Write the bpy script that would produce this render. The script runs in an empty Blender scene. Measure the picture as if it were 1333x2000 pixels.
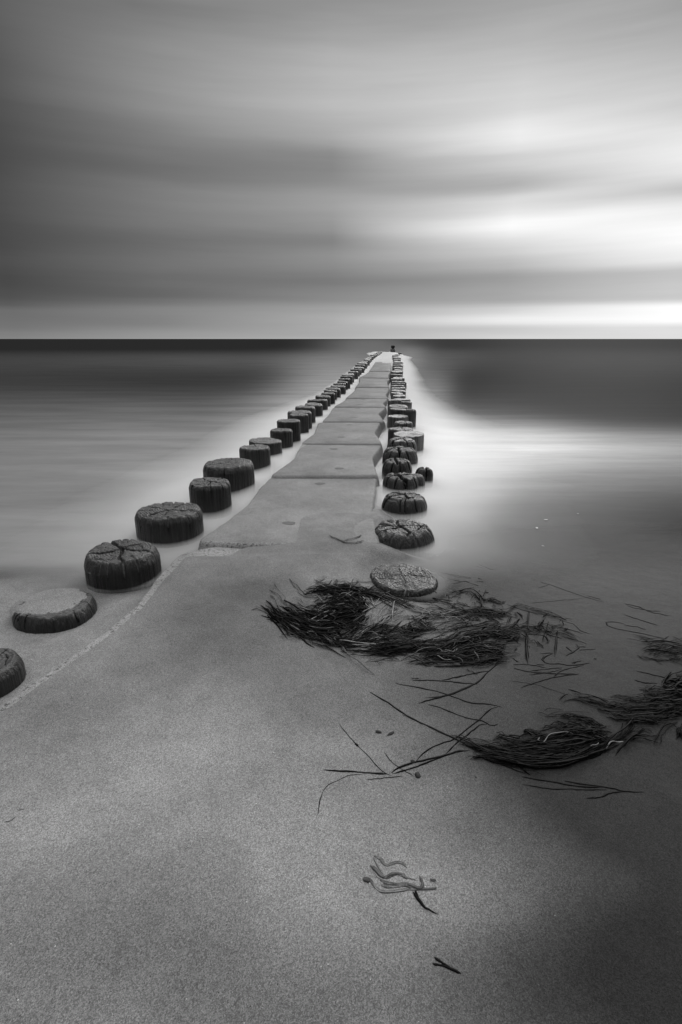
import bpy, bmesh, math, random
from math import radians, sin, cos, tan, atan, atan2, pi, exp, sqrt, floor
from mathutils import Vector, noise

random.seed(7)
sc = bpy.context.scene
col = sc.collection

# ------------------------------------------------------------------ camera
F = 1067.0                       # focal length in photo pixels (photo 1333 x 2000)
T = radians(17.58)               # downward tilt, puts the horizon at 662 px
CAMZ = 1.0
cam_d = bpy.data.cameras.new("camera"); cam = bpy.data.objects.new("camera", cam_d); col.objects.link(cam)
cam.location = (0, 0, CAMZ); cam.rotation_euler = (radians(90) - T, 0, 0)
cam_d.sensor_fit = 'VERTICAL'; cam_d.sensor_height = 36.0; cam_d.lens = 36.0 * F / 2000.0
cam_d.clip_start = 0.02; cam_d.clip_end = 60000
sc.camera = cam

def ray(px, py):
    a = (px - 666.5) / F; b = (1000.0 - py) / F
    return Vector((a, cos(T) + b * sin(T), -sin(T) + b * cos(T)))
def gp(px, py, z=0.0):
    """point of the horizontal plane at height z seen at a photo pixel"""
    d = ray(px, py); k = (CAMZ - z) / -d.z
    return Vector((d.x * k, d.y * k, z))
def ang(py): return T + atan((py - 1000.0) / F)
def px_per_m(y, z=0.0): return F / (y * cos(T) + (CAMZ - z) * sin(T))
def lin(s): return s / 12.92 if s < 0.04045 else ((s + 0.055) / 1.055) ** 2.4
def sstep(a, b, x):
    t = max(0.0, min(1.0, (x - a) / (b - a))); return t * t * (3 - 2 * t)
def lerp(a, b, t): return a + (b - a) * t

# ------------------------------------------------------------------ exposure and render
sc.view_settings.view_transform = 'Standard'; sc.view_settings.look = 'None'
sc.view_settings.exposure = 0.0; sc.view_settings.gamma = 1.0
cy = sc.cycles
cy.use_denoising = True
cy.volume_bounces = 6; cy.max_bounces = 10; cy.transparent_max_bounces = 16
cy.sample_clamp_indirect = 4.0

# ------------------------------------------------------------------ node helper
class NT:
    def __init__(s, tree): s.t = tree; tree.nodes.clear()
    def n(s, kind, **kw):
        o = s.t.nodes.new(kind)
        for k, v in kw.items(): setattr(o, k, v)
        return o
    def l(s, a, b): s.t.links.new(a, b)
    def put(s, sock, v):
        if hasattr(v, 'is_linked'): s.l(v, sock)
        else: sock.default_value = v
    def m(s, op, a, b=0.0, c=0.0, clamp=False):
        o = s.n('ShaderNodeMath', operation=op, use_clamp=clamp)
        s.put(o.inputs[0], a); s.put(o.inputs[1], b); s.put(o.inputs[2], c)
        return o.outputs[0]
    def mr(s, v, a, b, c, d, smooth=False):
        o = s.n('ShaderNodeMapRange'); o.clamp = True
        if smooth: o.interpolation_type = 'SMOOTHSTEP'
        for i, q in enumerate((v, a, b, c, d)): s.put(o.inputs[i], q)
        return o.outputs[0]
    def mix(s, f, a, b):
        o = s.n('ShaderNodeMix', data_type='FLOAT'); s.put(o.inputs[0], f); s.put(o.inputs[2], a); s.put(o.inputs[3], b)
        return o.outputs[0]
    def coord(s, scale=(1, 1, 1), kind='Object', loc=(0, 0, 0)):
        c = s.n('ShaderNodeTexCoord'); mp = s.n('ShaderNodeMapping')
        mp.inputs['Scale'].default_value = scale; mp.inputs['Location'].default_value = loc
        s.l(c.outputs[kind], mp.inputs[0]); return mp.outputs[0]
    def noise(s, vec, scale, detail=2, rough=0.5, dist=0.0):
        o = s.n('ShaderNodeTexNoise'); s.l(vec, o.inputs['Vector'])
        o.inputs['Scale'].default_value = scale; o.inputs['Detail'].default_value = detail
        o.inputs['Roughness'].default_value = rough; o.inputs['Distortion'].default_value = dist
        return o.outputs[0]
    def vor(s, vec, scale, feature='F1', out='Distance'):
        o = s.n('ShaderNodeTexVoronoi', feature=feature); s.l(vec, o.inputs['Vector'])
        o.inputs['Scale'].default_value = scale; return o.outputs[out]
    def grey(s, v):
        o = s.n('ShaderNodeCombineColor')
        for i in range(3): s.put(o.inputs[i], v)
        return o.outputs[0]
    def bump(s, h, strength=0.5, dist=0.01, normal=None):
        o = s.n('ShaderNodeBump'); s.l(h, o.inputs['Height'])
        o.inputs['Strength'].default_value = strength; o.inputs['Distance'].default_value = dist
        if normal: s.l(normal, o.inputs['Normal'])
        return o.outputs[0]
    def attr(s, name):
        o = s.n('ShaderNodeAttribute'); o.attribute_name = name; return o.outputs['Fac']

# ------------------------------------------------------------------ world: long-exposure cloud bands
SUN_AZ, SUN_EL = radians(24), radians(20)      # azimuth to the right of +Y
world = bpy.data.worlds.new("World"); sc.world = world; world.use_nodes = True
w = NT(world.node_tree)
SKY = {   # photo column -> (photo row, display brightness)
 0:    [(0,.33),(60,.31),(120,.29),(200,.29),(270,.27),(330,.27),(370,.29),(430,.28),(480,.27),(510,.29),(550,.26),(578,.29),(590,.33),(606,.42),(635,.44),(655,.50),(662,.52)],
 300:  [(0,.46),(60,.50),(120,.54),(200,.54),(270,.46),(330,.42),(370,.47),(430,.46),(475,.40),(510,.43),(550,.40),(576,.38),(590,.43),(604,.51),(630,.50),(655,.58),(662,.62)],
 650:  [(0,.57),(60,.64),(120,.70),(200,.73),(260,.67),(320,.52),(350,.54),(390,.62),(430,.60),(472,.50),(505,.55),(548,.46),(582,.52),(605,.62),(625,.66),(655,.66),(662,.70)],
 1000: [(0,.62),(60,.69),(120,.76),(200,.82),(270,.92),(320,.80),(362,.68),(395,.86),(440,.96),(490,.80),(515,.70),(543,.58),(565,.62),(585,.63),(605,.80),(625,.92),(642,.76),(662,.82)],
 1333: [(0,.58),(60,.65),(120,.71),(200,.78),(270,.90),(320,.92),(374,.75),(410,.93),(460,.97),(505,.92),(533,.74),(560,.76),(580,.76),(600,.97),(625,.98),(640,.86),(662,.85)],
}
tc = w.n('ShaderNodeTexCoord'); sep = w.n('ShaderNodeSeparateXYZ'); w.l(tc.outputs['Generated'], sep.inputs[0])
X, Y, Z = sep.outputs
el0 = w.m('ARCSINE', w.m('MINIMUM', w.m('MAXIMUM', Z, -0.999), 0.999))
az = w.m('ARCTAN2', X, Y)
cv = w.n('ShaderNodeCombineXYZ'); w.l(az, cv.inputs[0]); w.l(w.m('MULTIPLY', el0, 9.0), cv.inputs[1])
n1 = w.noise(cv.outputs[0], 1.7, 4, 0.55); cv2 = w.n('ShaderNodeCombineXYZ'); w.l(az, cv2.inputs[0]); w.l(w.m('MULTIPLY', el0, 18.0), cv2.inputs[1]); n2 = w.noise(cv2.outputs[0], 2.6, 4, 0.6)
amp = w.m('MULTIPLY', el0, 0.15)
el = w.m('ADD', el0, w.m('MULTIPLY', amp, w.m('SUBTRACT', n1, 0.5)))
EMAX = radians(60.0)
pos = w.m('DIVIDE', el, EMAX, clamp=True)
ramps, azs = [], []
for cx, rows in SKY.items():
    rp = w.n('ShaderNodeValToRGB'); rp.color_ramp.interpolation = 'EASE'
    pts = []
    for (py, v) in rows:
        d = ray(cx, py).normalized(); pts.append((max(0, math.asin(d.z)) / EMAX, lin(min(1.0, v)) * (1.06 if v > .95 else 1)))
    e0 = max(p for p, v in pts); v0 = pts[0][1]; pts += [(e0 + .08, .45), (.72, .85), (1.0, 1.05)]; pts.sort()
    els = rp.color_ramp.elements
    while len(els) > 1: els.remove(els[0])
    els[0].position = pts[0][0]; els[0].color = (pts[0][1],) * 3 + (1,)
    for p, v in pts[1:]:
        e = els.new(p); e.color = (v, v, v, 1)
    w.l(pos, rp.inputs[0]); bw = w.n('ShaderNodeRGBToBW'); w.l(rp.outputs[0], bw.inputs[0])
    ramps.append(bw.outputs[0]); d = ray(cx, 450); azs.append(atan2(d.x, d.y))
cur = w.mix(w.mr(az, -1.4, azs[0], 0, 1, True), lin(.28), ramps[0])
for i in range(1, len(ramps)):
    cur = w.mix(w.mr(az, azs[i - 1], azs[i], 0, 1), cur, ramps[i])
cur = w.mix(w.mr(az, azs[-1] + .05, 1.5, 0, 1, True), cur, lin(.34))
cur = w.mix(w.mr(el0, .62, 1.15, 0, 1, True), cur, 2.15)
cur = w.m('MULTIPLY', cur, w.mr(n2, 0.25, 0.75, 0.945, 1.055))
nsky = w.n('ShaderNodeTexSky', sky_type='NISHITA'); nsky.sun_disc = False
nsky.sun_elevation = SUN_EL; nsky.sun_rotation = SUN_AZ
nb = w.n('ShaderNodeRGBToBW'); w.l(nsky.outputs[0], nb.inputs[0])
lum = w.m('ADD', w.m('MULTIPLY', cur, 0.97), w.m('MULTIPLY', w.m('MULTIPLY', nb.outputs[0], 0.05), 0.04))
bg = w.n('ShaderNodeBackground'); w.l(w.grey(lum), bg.inputs[0]); bg.inputs[1].default_value = 1.0
wo = w.n('ShaderNodeOutputWorld'); w.l(bg.outputs[0], wo.inputs[0])
world.cycles.sampling_method = 'MANUAL'; world.cycles.sample_map_resolution = 1024

sun_d = bpy.data.lights.new("sun", 'SUN'); sun_d.energy = 1.0; sun_d.angle = radians(20); sun_d.color = (1, 0.99, 0.98)
sun = bpy.data.objects.new("sun", sun_d); col.objects.link(sun)
sd = Vector((sin(SUN_AZ) * cos(SUN_EL), cos(SUN_AZ) * cos(SUN_EL), sin(SUN_EL)))
sun.rotation_euler = sd.to_track_quat('Z', 'Y').to_euler()

# ------------------------------------------------------------------ object helpers
def tag(o, label=None, cat=None, group=None, kind=None):
    if label: o['label'] = label
    if cat: o['category'] = cat
    if group: o['group'] = group
    if cat and not kind: kind = 'thing'
    if kind: o['kind'] = kind
    return o
def link_mesh(name, verts, faces, mat, parent=None, loc=(0, 0, 0), smooth=True):
    me = bpy.data.meshes.new(name); me.from_pydata([tuple(v) for v in verts], [], faces); me.update()
    if smooth: me.polygons.foreach_set('use_smooth', [True] * len(me.polygons))
    me.materials.append(mat)
    o = bpy.data.objects.new(name, me); col.objects.link(o); o.location = loc
    if parent: o.parent = parent
    return o
def fattr(o, name, vals):
    a = o.data.attributes.new(name, 'FLOAT', 'POINT'); a.data.foreach_set('value', vals)
def ordinal(n):
    base = ["first","second","third","fourth","fifth","sixth","seventh","eighth","ninth","tenth","eleventh","twelfth","thirteenth",
      "fourteenth","fifteenth","sixteenth","seventeenth","eighteenth","nineteenth"]
    tens = {20:"twentieth",30:"thirtieth",40:"fortieth",50:"fiftieth",60:"sixtieth"}
    tn = {20:"twenty",30:"thirty",40:"forty",50:"fifty",60:"sixty"}
    if n <= 19: return base[n - 1]
    if n % 10 == 0: return tens[n]
    return tn[n // 10 * 10] + "-" + base[n % 10 - 1]

# ------------------------------------------------------------------ materials
def new_mat(name):
    m = bpy.data.materials.new(name); m.use_nodes = True; return m, NT(m.node_tree)
def finish(nt, bsdf):
    o = nt.n('ShaderNodeOutputMaterial'); nt.l(bsdf, o.inputs[0])

def sand_material(name, base=0.26, wet_vignette_attr=False, pits=False):
    m, t = new_mat(name)
    c = t.coord()
    g1 = t.noise(c, 620, 3, 0.75)                # grain
    g2 = t.vor(c, 480, out='Color'); gb = t.n('ShaderNodeRGBToBW'); t.l(g2, gb.inputs[0])
    big = t.noise(c, 2.3, 4, 0.55, 0.3)
    mid = t.noise(c, 14, 3, 0.6)
    v = t.m('MULTIPLY', base, t.mr(g1, 0.3, 0.7, 0.42, 1.58))
    v = t.m('MULTIPLY', v, t.mr(gb.outputs[0], 0.15, 0.85, 0.66, 1.34))
    v = t.m('MULTIPLY', v, t.mr(big, 0.3, 0.7, 0.76, 1.18))
    v = t.m('MULTIPLY', v, t.mr(mid, 0.3, 0.7, 0.92, 1.08))
    sp = t.vor(c, 38); rnd = t.vor(c, 38, out='Color'); rb = t.n('ShaderNodeRGBToBW'); t.l(rnd, rb.inputs[0])
    spark = t.m('MULTIPLY', t.m('LESS_THAN', sp, 0.045), t.m('GREATER_THAN', rb.outputs[0], 0.62))
    v = t.mix(spark, v, 0.75)
    dsp = t.m('MULTIPLY', t.m('LESS_THAN', t.vor(t.coord(loc=(3.3, 1.7, 0)), 55), 0.06), 0.75)
    v = t.mix(dsp, v, 0.04)
    rough = 0.62
    if wet_vignette_attr:
        wv = t.attr('wet'); wv = t.m('MAXIMUM', t.m('ADD', wv, t.mr(t.noise(c, 4, 4, 0.6), 0.3, 0.7, -0.07, 0.07)), 0.0)  # 'wet' holds damp patches and painted vignette darkening
        v = t.m('MULTIPLY', v, t.m('POWER', 0.17, wv)); rough = t.mix(wv, 0.7, 0.5)  # damp darkening of the sand, with vignette shade painted in
    if pits:
        pn = t.noise(c, 90, 3, 0.7); v = t.m('MULTIPLY', v, t.mr(pn, 0.38, 0.46, 0.35, 1.0))
    b = t.n('ShaderNodeBsdfPrincipled'); t.l(t.grey(v), b.inputs['Base Color']); t.put(b.inputs['Roughness'], rough)
    b.inputs['Specular IOR Level'].default_value = 0.07
    nn = t.bump(g1, 0.5, 0.003); nn = t.bump(mid, 0.35, 0.01, nn)
    t.l(nn, b.inputs['Normal']); finish(t, b.outputs[0]); return m
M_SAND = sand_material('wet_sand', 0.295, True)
M_SLAB = sand_material('sandy_concrete', 0.235)
M_RIM = sand_material('pitted_concrete', 0.28, pits=True)
M_HOLE = sand_material('dark_hollow', 0.15)  # darker sand tone for the small discs on the slabs

def wood_material(name, top=0.13, side=0.035, sand=0.0):
    m, t = new_mat(name)
    oc = t.n('ShaderNodeTexCoord'); sp = t.n('ShaderNodeSeparateXYZ'); t.l(oc.outputs['Object'], sp.inputs[0])
    ang_ = t.m('ARCTAN2', sp.outputs[0], sp.outputs[1])
    oi = t.n('ShaderNodeObjectInfo'); rr = t.m('MULTIPLY', oi.outputs['Random'], 40.0)
    streak_v = t.n('ShaderNodeCombineXYZ')
    # sides: fine vertical fibres
    t.l(t.m('MULTIPLY', sp.outputs[0], 1.0), streak_v.inputs[0]); t.l(sp.outputs[1], streak_v.inputs[1])
    t.l(t.m('ADD', t.m('MULTIPLY', sp.outputs[2], 0.05), rr), streak_v.inputs[2])
    st = t.noise(streak_v.outputs[0], 95, 4, 0.7); st2 = t.noise(streak_v.outputs[0], 24, 3, 0.6)
    # end grain: rings round the heart, rays
    c = t.coord(); wob = t.noise(c, 9, 3, 0.5)
    r = t.m('SQRT', t.m('ADD', t.m('POWER', t.m('ADD', sp.outputs[0], .02), 2.0), t.m('POWER', sp.outputs[1], 2.0)))
    ring = t.m('SINE', t.m('ADD', t.m('MULTIPLY', r, 520.0), t.m('MULTIPLY', wob, 22.0)))
    fine = t.noise(c, 160, 4, 0.7); blot = t.noise(c, 11, 4, 0.6)
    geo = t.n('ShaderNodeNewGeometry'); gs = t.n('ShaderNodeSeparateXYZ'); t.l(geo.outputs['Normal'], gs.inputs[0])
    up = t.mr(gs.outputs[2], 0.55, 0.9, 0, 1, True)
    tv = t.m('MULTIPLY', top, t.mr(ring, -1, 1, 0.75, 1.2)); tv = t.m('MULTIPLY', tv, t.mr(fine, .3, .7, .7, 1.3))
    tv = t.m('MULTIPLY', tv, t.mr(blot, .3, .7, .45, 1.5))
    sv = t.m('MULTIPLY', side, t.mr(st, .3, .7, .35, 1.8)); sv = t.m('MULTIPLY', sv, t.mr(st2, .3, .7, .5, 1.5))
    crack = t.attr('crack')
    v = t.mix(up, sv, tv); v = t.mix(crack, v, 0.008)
    # grains of washed-up sand caught in the cracks and hollows
    ps = t.m('MULTIPLY', t.attr('sandfill'), t.mr(t.noise(c, 200, 2, .6), .35, .6, 0.6, 1))
    v = t.mix(ps, v, 0.34)
    b = t.n('ShaderNodeBsdfPrincipled'); t.l(t.grey(v), b.inputs['Base Color'])
    b.inputs['Roughness'].default_value = 0.34; t.l(t.mix(crack, .5, 0.0), b.inputs['Specular IOR Level'])
    hh = t.mix(up, t.m('ADD', st, st2), t.m('ADD', t.m('MULTIPLY', ring, .10), t.m('ADD', t.m('MULTIPLY', fine, .45), blot)))
    t.l(t.bump(hh, 1.0, 0.014), b.inputs['Normal']); finish(t, b.outputs[0]); return m
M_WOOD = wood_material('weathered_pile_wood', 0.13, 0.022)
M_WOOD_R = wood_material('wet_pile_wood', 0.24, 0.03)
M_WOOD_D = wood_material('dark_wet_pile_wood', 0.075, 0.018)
M_WOOD_L = wood_material('pale_pile_wood', 0.42, 0.07)  # palest tops and sides of the pile woods

def weed_material(name, lo, hi, rough=0.45, spec=.22, ns=60):
    m, t = new_mat(name); c = t.coord()
    v = t.mr(t.noise(c, ns, 3, .6), .3, .7, lo, hi)
    b = t.n('ShaderNodeBsdfPrincipled'); t.l(t.grey(v), b.inputs['Base Color']); b.inputs['Roughness'].default_value = rough
    b.inputs['Specular IOR Level'].default_value = spec
    t.l(t.bump(t.noise(c, 500, 2, .6), .3, .002), b.inputs['Normal']); finish(t, b.outputs[0]); return m
M_WEED = weed_material('dark_eelgrass', 0.002, 0.007, 0.45, .04)
M_WEED_G = weed_material('sand_dusted_eelgrass', 0.05, 0.12, 0.7)
M_STEM_GLINT = weed_material('pale_stem_and_glint', 0.14, 0.32, 0.6)  # pale colour for lighter stems and for painted glints in the mat
M_KELP = weed_material('sand_dusted_kelp', 0.05, 0.22, 0.8, .05, 260)
M_SHELL = weed_material('pale_shell', 0.4, 0.6, 0.5)
M_DEBRIS = weed_material('black_bark', 0.01, 0.03, 0.6)

# water: still sheet; churned foam is a pale body colour carried by the 'foam' attribute
M_WATER, t = new_mat('sea_water')
c = t.coord((.6, 3.2, 1)); fo = t.attr('foam')
fn = t.noise(c, 0.7, 5, 0.6); fn2 = t.noise(c, 7, 4, 0.6)
f = t.m('MULTIPLY', fo, t.mr(fn, .3, .7, .80, 1.2)); f = t.m('MULTIPLY', f, t.mr(fn2, .3, .7, .95, 1.05), clamp=True)
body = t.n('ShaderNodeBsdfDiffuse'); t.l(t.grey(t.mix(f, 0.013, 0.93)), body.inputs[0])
gl = t.n('ShaderNodeBsdfGlossy'); gl.inputs['Roughness'].default_value = 0.45; gl.inputs[0].default_value = (.9, .9, .9, 1)
fr = t.n('ShaderNodeFresnel'); fr.inputs[0].default_value = 1.33
t.l(t.bump(t.noise(t.coord((1, 2.5, 1)), 2.5, 4, .6), .25, .03), gl.inputs['Normal'])
mx = t.n('ShaderNodeMixShader'); t.l(t.m('MULTIPLY', t.m('MINIMUM', fr.outputs[0], 0.014), t.mix(f, 1.0, 0.1)), mx.inputs[0])
t.l(body.outputs[0], mx.inputs[1]); t.l(gl.outputs[0], mx.inputs[2])
tr = t.n('ShaderNodeBsdfTransparent'); tr.inputs[0].default_value = (1, 1, 1, 1)
m2 = t.n('ShaderNodeMixShader'); t.l(t.attr('opaque'), m2.inputs[0]); 
# shallow edge: clear film with a faint gloss
m3 = t.n('ShaderNodeMixShader'); t.l(t.m('MULTIPLY', t.m('MULTIPLY', fr.outputs[0], 0.3), t.attr('opaque')), m3.inputs[0]); t.l(tr.outputs[0], m3.inputs[1]); t.l(gl.outputs[0], m3.inputs[2])
t.l(m3.outputs[0], m2.inputs[1]); t.l(mx.outputs[0], m2.inputs[2]); finish(t, m2.outputs[0])

M_MIST = bpy.data.materials.new('spray_mist'); M_MIST.use_nodes = True; t = NT(M_MIST.node_tree)
pv = t.n('ShaderNodeVolumePrincipled'); pv.inputs['Color'].default_value = (.995, .995, .995, 1); pv.inputs['Density'].default_value = 11.0
pv.inputs['Anisotropy'].default_value = 0.0
mo = t.n('ShaderNodeOutputMaterial'); t.l(pv.outputs[0], mo.inputs['Volume'])

# ------------------------------------------------------------------ terrain
Z0 = 0.050        # top of the buried near slab
Z1 = 0.072        # top of the first clear slab
edge_px = [(425,1066),(385,1073),(350,1083),(315,1120),(262,1187),(217,1225),(157,1268),(0,1378),(-180,1508),(-420,1700)]
edge_w = [gp(a, b, Z0) for a, b in edge_px]
edge_w.append(Vector((edge_w[-1].x - .12, 0.0, Z0))); edge_w.append(Vector((edge_w[-1].x - .2, -3.0, Z0)))
edge_w.sort(key=lambda p: p.y)
def xedge(y):
    e = edge_w
    if y <= e[0].y: return e[0].x
    for i in range(len(e) - 1):
        if y <= e[i + 1].y: return lerp(e[i].x, e[i + 1].x, (y - e[i].y) / max(1e-6, e[i + 1].y - e[i].y))
    return e[-1].x
YF = gp(430, 1061, Z1).y         # front edge of the first clear slab
def nz(x, y, s, seed=0.0): return noise.noise(Vector((x * s + seed, y * s - seed, seed * 1.7)))
scours = []                      # (x, y, radius, depth) filled in with the posts
def Zt(x, y):
    """height of the sand"""
    zr = (2.15 - y) * 0.045 if y > 0 else 0.097 - y * 0.03
    zr = max(zr, -0.35)
    zr += (0.006 * nz(x, y, 1.3, 4) + 0.0022 * nz(x, y, 7, 9)) * (1 - .9 * sstep(1.7, 2.1, y))
    dl = (x - xedge(y)) * 0.72
    zbed = lerp(0.008, -0.12, sstep(1.85, 3.1, y)) + 0.004 * nz(x, y, 3, 2)
    if y > 3: zbed = min(zbed, zr)
    ztop = Z0 + 0.004 + 0.0022 * nz(x, y, 6, 5)
    zb = lerp(ztop, zr, sstep(0.10, 0.42, x) * sstep(1.2, 1.9, y)) if y > 1.2 else max(ztop, zr)
    # ramp of washed-up sand over the front of the first clear slab
    if y > YF - 0.12:
        u = sstep(-0.62, -0.05, x)
        reach = lerp(-0.12, 0.50, u) + 0.10 * nz(x, y, 3, 8) + 0.05 * nz(x, y, 11, 18)
        top = lerp(Z0 + .003, Z1 + 0.005, u * sstep(YF - .25, YF + .02, y))
        top = lerp(top, zr, sstep(0.17, 0.50, x))
        zb = top - 0.16 * max(0.0, y - YF - reach)
        zb = max(zb, lerp(-.35, zr - 0.02, sstep(.12, .5, x)))
        zb = max(zb, -0.35)
    elif y > YF - 0.5:
        u = sstep(-0.62, -0.05, x) * sstep(YF - .5, YF - .12, y)
        zb = lerp(zb, Z1 + 0.002, u * 0.8 * (1 - sstep(0.17, 0.50, x)))
    rim = 0.014 + 0.005 * nz(x, y, 14, 1) + 0.004 * nz(x, y, 50, 3)
    if dl < -0.01: z = zbed
    elif dl < rim: z = lerp(zbed, Z0 - 0.002, (dl + 0.01) / (rim + 0.01))
    else: z = min(zb, Z0 - 0.002 + (dl - rim) * 0.22) if dl < rim + .06 else zb
    if y > YF + .05: z = min(z, lerp(z, -0.12, sstep(0.06, -0.02, dl)))
    for (sx, sy, r, dp) in scours:
        q = (x - sx) ** 2 + (y - sy) ** 2
        if q < (3 * r) ** 2: z -= dp * exp(-(max(0, sqrt(q) - r) / (r * .4)) ** 2)
    return z
def on_sand(px, py, lift=0.0):
    z = 0.04
    for _ in range(6):
        p = gp(px, py, z); z = Zt(p.x, p.y)
        z = max(z, -0.01)
    p = gp(px, py, z); p.z = z + lift; return p

# ------------------------------------------------------------------ posts of the groyne
def cracks_for(rs, n, wid, depth, wander=.25):
    out = []; a0 = rs.uniform(0, 2 * pi)
    cx, cy_ = rs.uniform(-.12, .12), rs.uniform(-.12, .12)
    for i in range(n):
        a = a0 + 2 * pi * (i + rs.uniform(-.25, .25)) / n
        L = rs.uniform(.65, 1.25); p = [(cx, cy_)]
        k = 5
        for j in range(1, k + 1):
            rr = L * j / k; aa = a + rs.uniform(-wander, wander) * (.3 if j < k else .5)
            p.append((cx + rr * cos(aa), cy_ + rr * sin(aa)))
        out.append((p, wid * rs.uniform(.7, 1.2), depth * rs.uniform(.7, 1.2)))
    return out
def rim_cracks(rs, n, wid, dep):
    """short splits round the edge and broken growth-ring splits"""
    out = []
    for i in range(n):
        a = 2 * pi * (i + rs.uniform(-.35, .35)) / n; r0 = rs.uniform(.5, .85); p = []
        for j in range(4):
            q = j / 3; aa = a + rs.uniform(-.07, .07); p.append((lerp(r0, 1.25, q) * cos(aa), lerp(r0, 1.25, q) * sin(aa)))
        out.append((p, wid * rs.uniform(.35, .8), dep * rs.uniform(.4, .8)))
    for i in range(max(2, n // 3)):
        a = rs.uniform(0, 6.28); rr = rs.uniform(.35, .8); sp_ = rs.uniform(.5, 1.5)
        out.append(([(rr * (1 + rs.uniform(-.06, .06)) * cos(a + sp_ * j / 6), rr * (1 + rs.uniform(-.06, .06)) * sin(a + sp_ * j / 6)) for j in range(7)], wid * rs.uniform(.3, .6), dep * .6))
    return out
def seg_dist(px_, py_, poly):
    best = 9.0
    for i in range(len(poly) - 1):
        ax, ay = poly[i]; bx, by = poly[i + 1]; dx, dy = bx - ax, by - ay
        tt = max(0, min(1, ((px_ - ax) * dx + (py_ - ay) * dy) / (dx * dx + dy * dy + 1e-9)))
        q = (px_ - ax - tt * dx) ** 2 + (py_ - ay - tt * dy) ** 2
        if q < best: best = q
    return sqrt(best)
def post_mesh(rad, ztop, seed, detail=2, bevel=0.10, bevdrop=0.12, dome=0.0, ncrack=4, cwid=.035, cdep=.10,
              tilt=(0, 0), lobes=.09, extra=None, sand=0.0, oval=1.0, bottom=-0.45, taper=0.0):
    """pile: bevelled head with splits; sizes of the head in units of the radius"""
    rs = random.Random(seed)
    NA = (28, 72, 220)[detail]; NR = (4, 9, 34)[detail]
    crk = cracks_for(rs, ncrack, cwid, cdep, .35) + (rim_cracks(rs, ncrack * 2 + 1, cwid, cdep) if detail == 2 and ncrack > 1 else []) + (extra or [])
    ph = [rs.uniform(0, 6.28) for _ in range(6)]; am = [rs.uniform(.3, 1) for _ in range(6)]
    def rfun(a):
        s = sum(am[k] * cos((k + 2) * a + ph[k]) / (k + 1.5) for k in range(4))
        return 1 + lobes * s * .55
    verts, faces, cr, sf = [], [], [], []
    hmax = ztop - bevdrop * rad * 1.06
    heights = [bottom, -0.15, 0.0] + [hmax * q for q in ((.5,) if detail == 0 else (.25, .5, .7, .88) if detail == 1 else (.12, .24, .36, .48, .58, .67, .75, .83, .90, .96))]
    rows = []
    for h in heights:
        hh = min(h, hmax)
        rows.append(('s', 1.0 + taper * (1 - hh / max(.05, ztop)), hh))
    nb_ = (1, 3, 7)[detail]
    for k in range(nb_ + 1):
        q = k / nb_
        rows.append(('b', lerp(1.0, 1 - bevel, q ** 1.4 if detail else q), ztop - bevdrop * rad * (1 - sin(q * pi / 2) ** 1.1)))
    for k in range(1, NR):
        q = 1 - k / NR; rows.append(('t', (1 - bevel) * q, ztop))
    for (kd, rr, h) in rows:
        for i in range(NA):
            a = 2 * pi * i / NA; R = rr * rfun(a)
            ux, uy = R * cos(a), R * sin(a) * oval
            rad_in = 0.0; z = h; c_ = 0.0; s_ = 0.0
            if kd != 't':
                g = nz(cos(a) * 3, sin(a) * 3, 3.0, seed) * .5 + nz(cos(a) * 9, sin(a) * 9, 1.6, seed + 3) * .35
                if detail == 2: g += .35 * nz(cos(a) * 24 + h * 1.5, sin(a) * 24, 1.0, seed + 7)
                rad_in = .028 * g * (1 if kd == 's' else sstep(ztop + .001, ztop - bevdrop * rad, h) * .9)
            z += dome * rad * (1 - min(1.0, R) ** 2) + (tilt[0] * ux + tilt[1] * uy) * rad * (1 if h > .2 * ztop else 0)
            if detail and kd != 's':
                z += rad * (.045 * nz(ux, uy, 2.2, seed) + .03 * nz(ux, uy, 6, seed + 2) + (.02 * nz(ux, uy, 17, seed + 2) if detail == 2 else 0))
            if detail and (kd != 's' or h > ztop * .3):
                for (pl, wd, dp) in crk:
                    d = seg_dist(ux, uy, pl)
                    if d < wd * 2.4:
                        e = exp(-(d / wd) ** 2 * 1.6)
                        if kd == 's': rad_in += dp * .5 * e * sstep(ztop * .2, ztop, h); c_ = max(c_, e * .9 * sstep(ztop * .2, ztop * .9, h))
                        else:
                            z -= dp * rad * e; c_ = max(c_, min(1, e * (1.5 if not sand else .4))); s_ = max(s_, sand * (1 if rs.random() < .95 else .3) * sstep(.35, 1, e))
            verts.append((rad * (ux * (1 - rad_in)), rad * (uy * (1 - rad_in)), z)); cr.append(c_); sf.append(s_)
    for r_ in range(len(rows) - 1):
        for i in range(NA):
            j = (i + 1) % NA; faces.append((r_ * NA + i, r_ * NA + j, (r_ + 1) * NA + j, (r_ + 1) * NA + i))
    b = len(verts); last = (len(rows) - 1) * NA
    verts.append((0, 0, sum(verts[last + i][2] for i in range(NA)) / NA)); cr.append(0); sf.append(0)
    for i in range(NA): faces.append((last + i, last + (i + 1) % NA, b))
    return verts, faces, cr, sf
def make_post(x, y, rad, ztop, seed, mat, label, group, rz=0.0, **kw):
    v, f_, cr, sf = post_mesh(rad, ztop, seed, **kw)
    o = link_mesh('wooden_post', v, f_, mat, loc=(x, y, 0)); o.rotation_euler.z = rz
    fattr(o, 'crack', cr); fattr(o, 'sandfill', sf)
    return tag(o, label, 'post', group)

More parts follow.
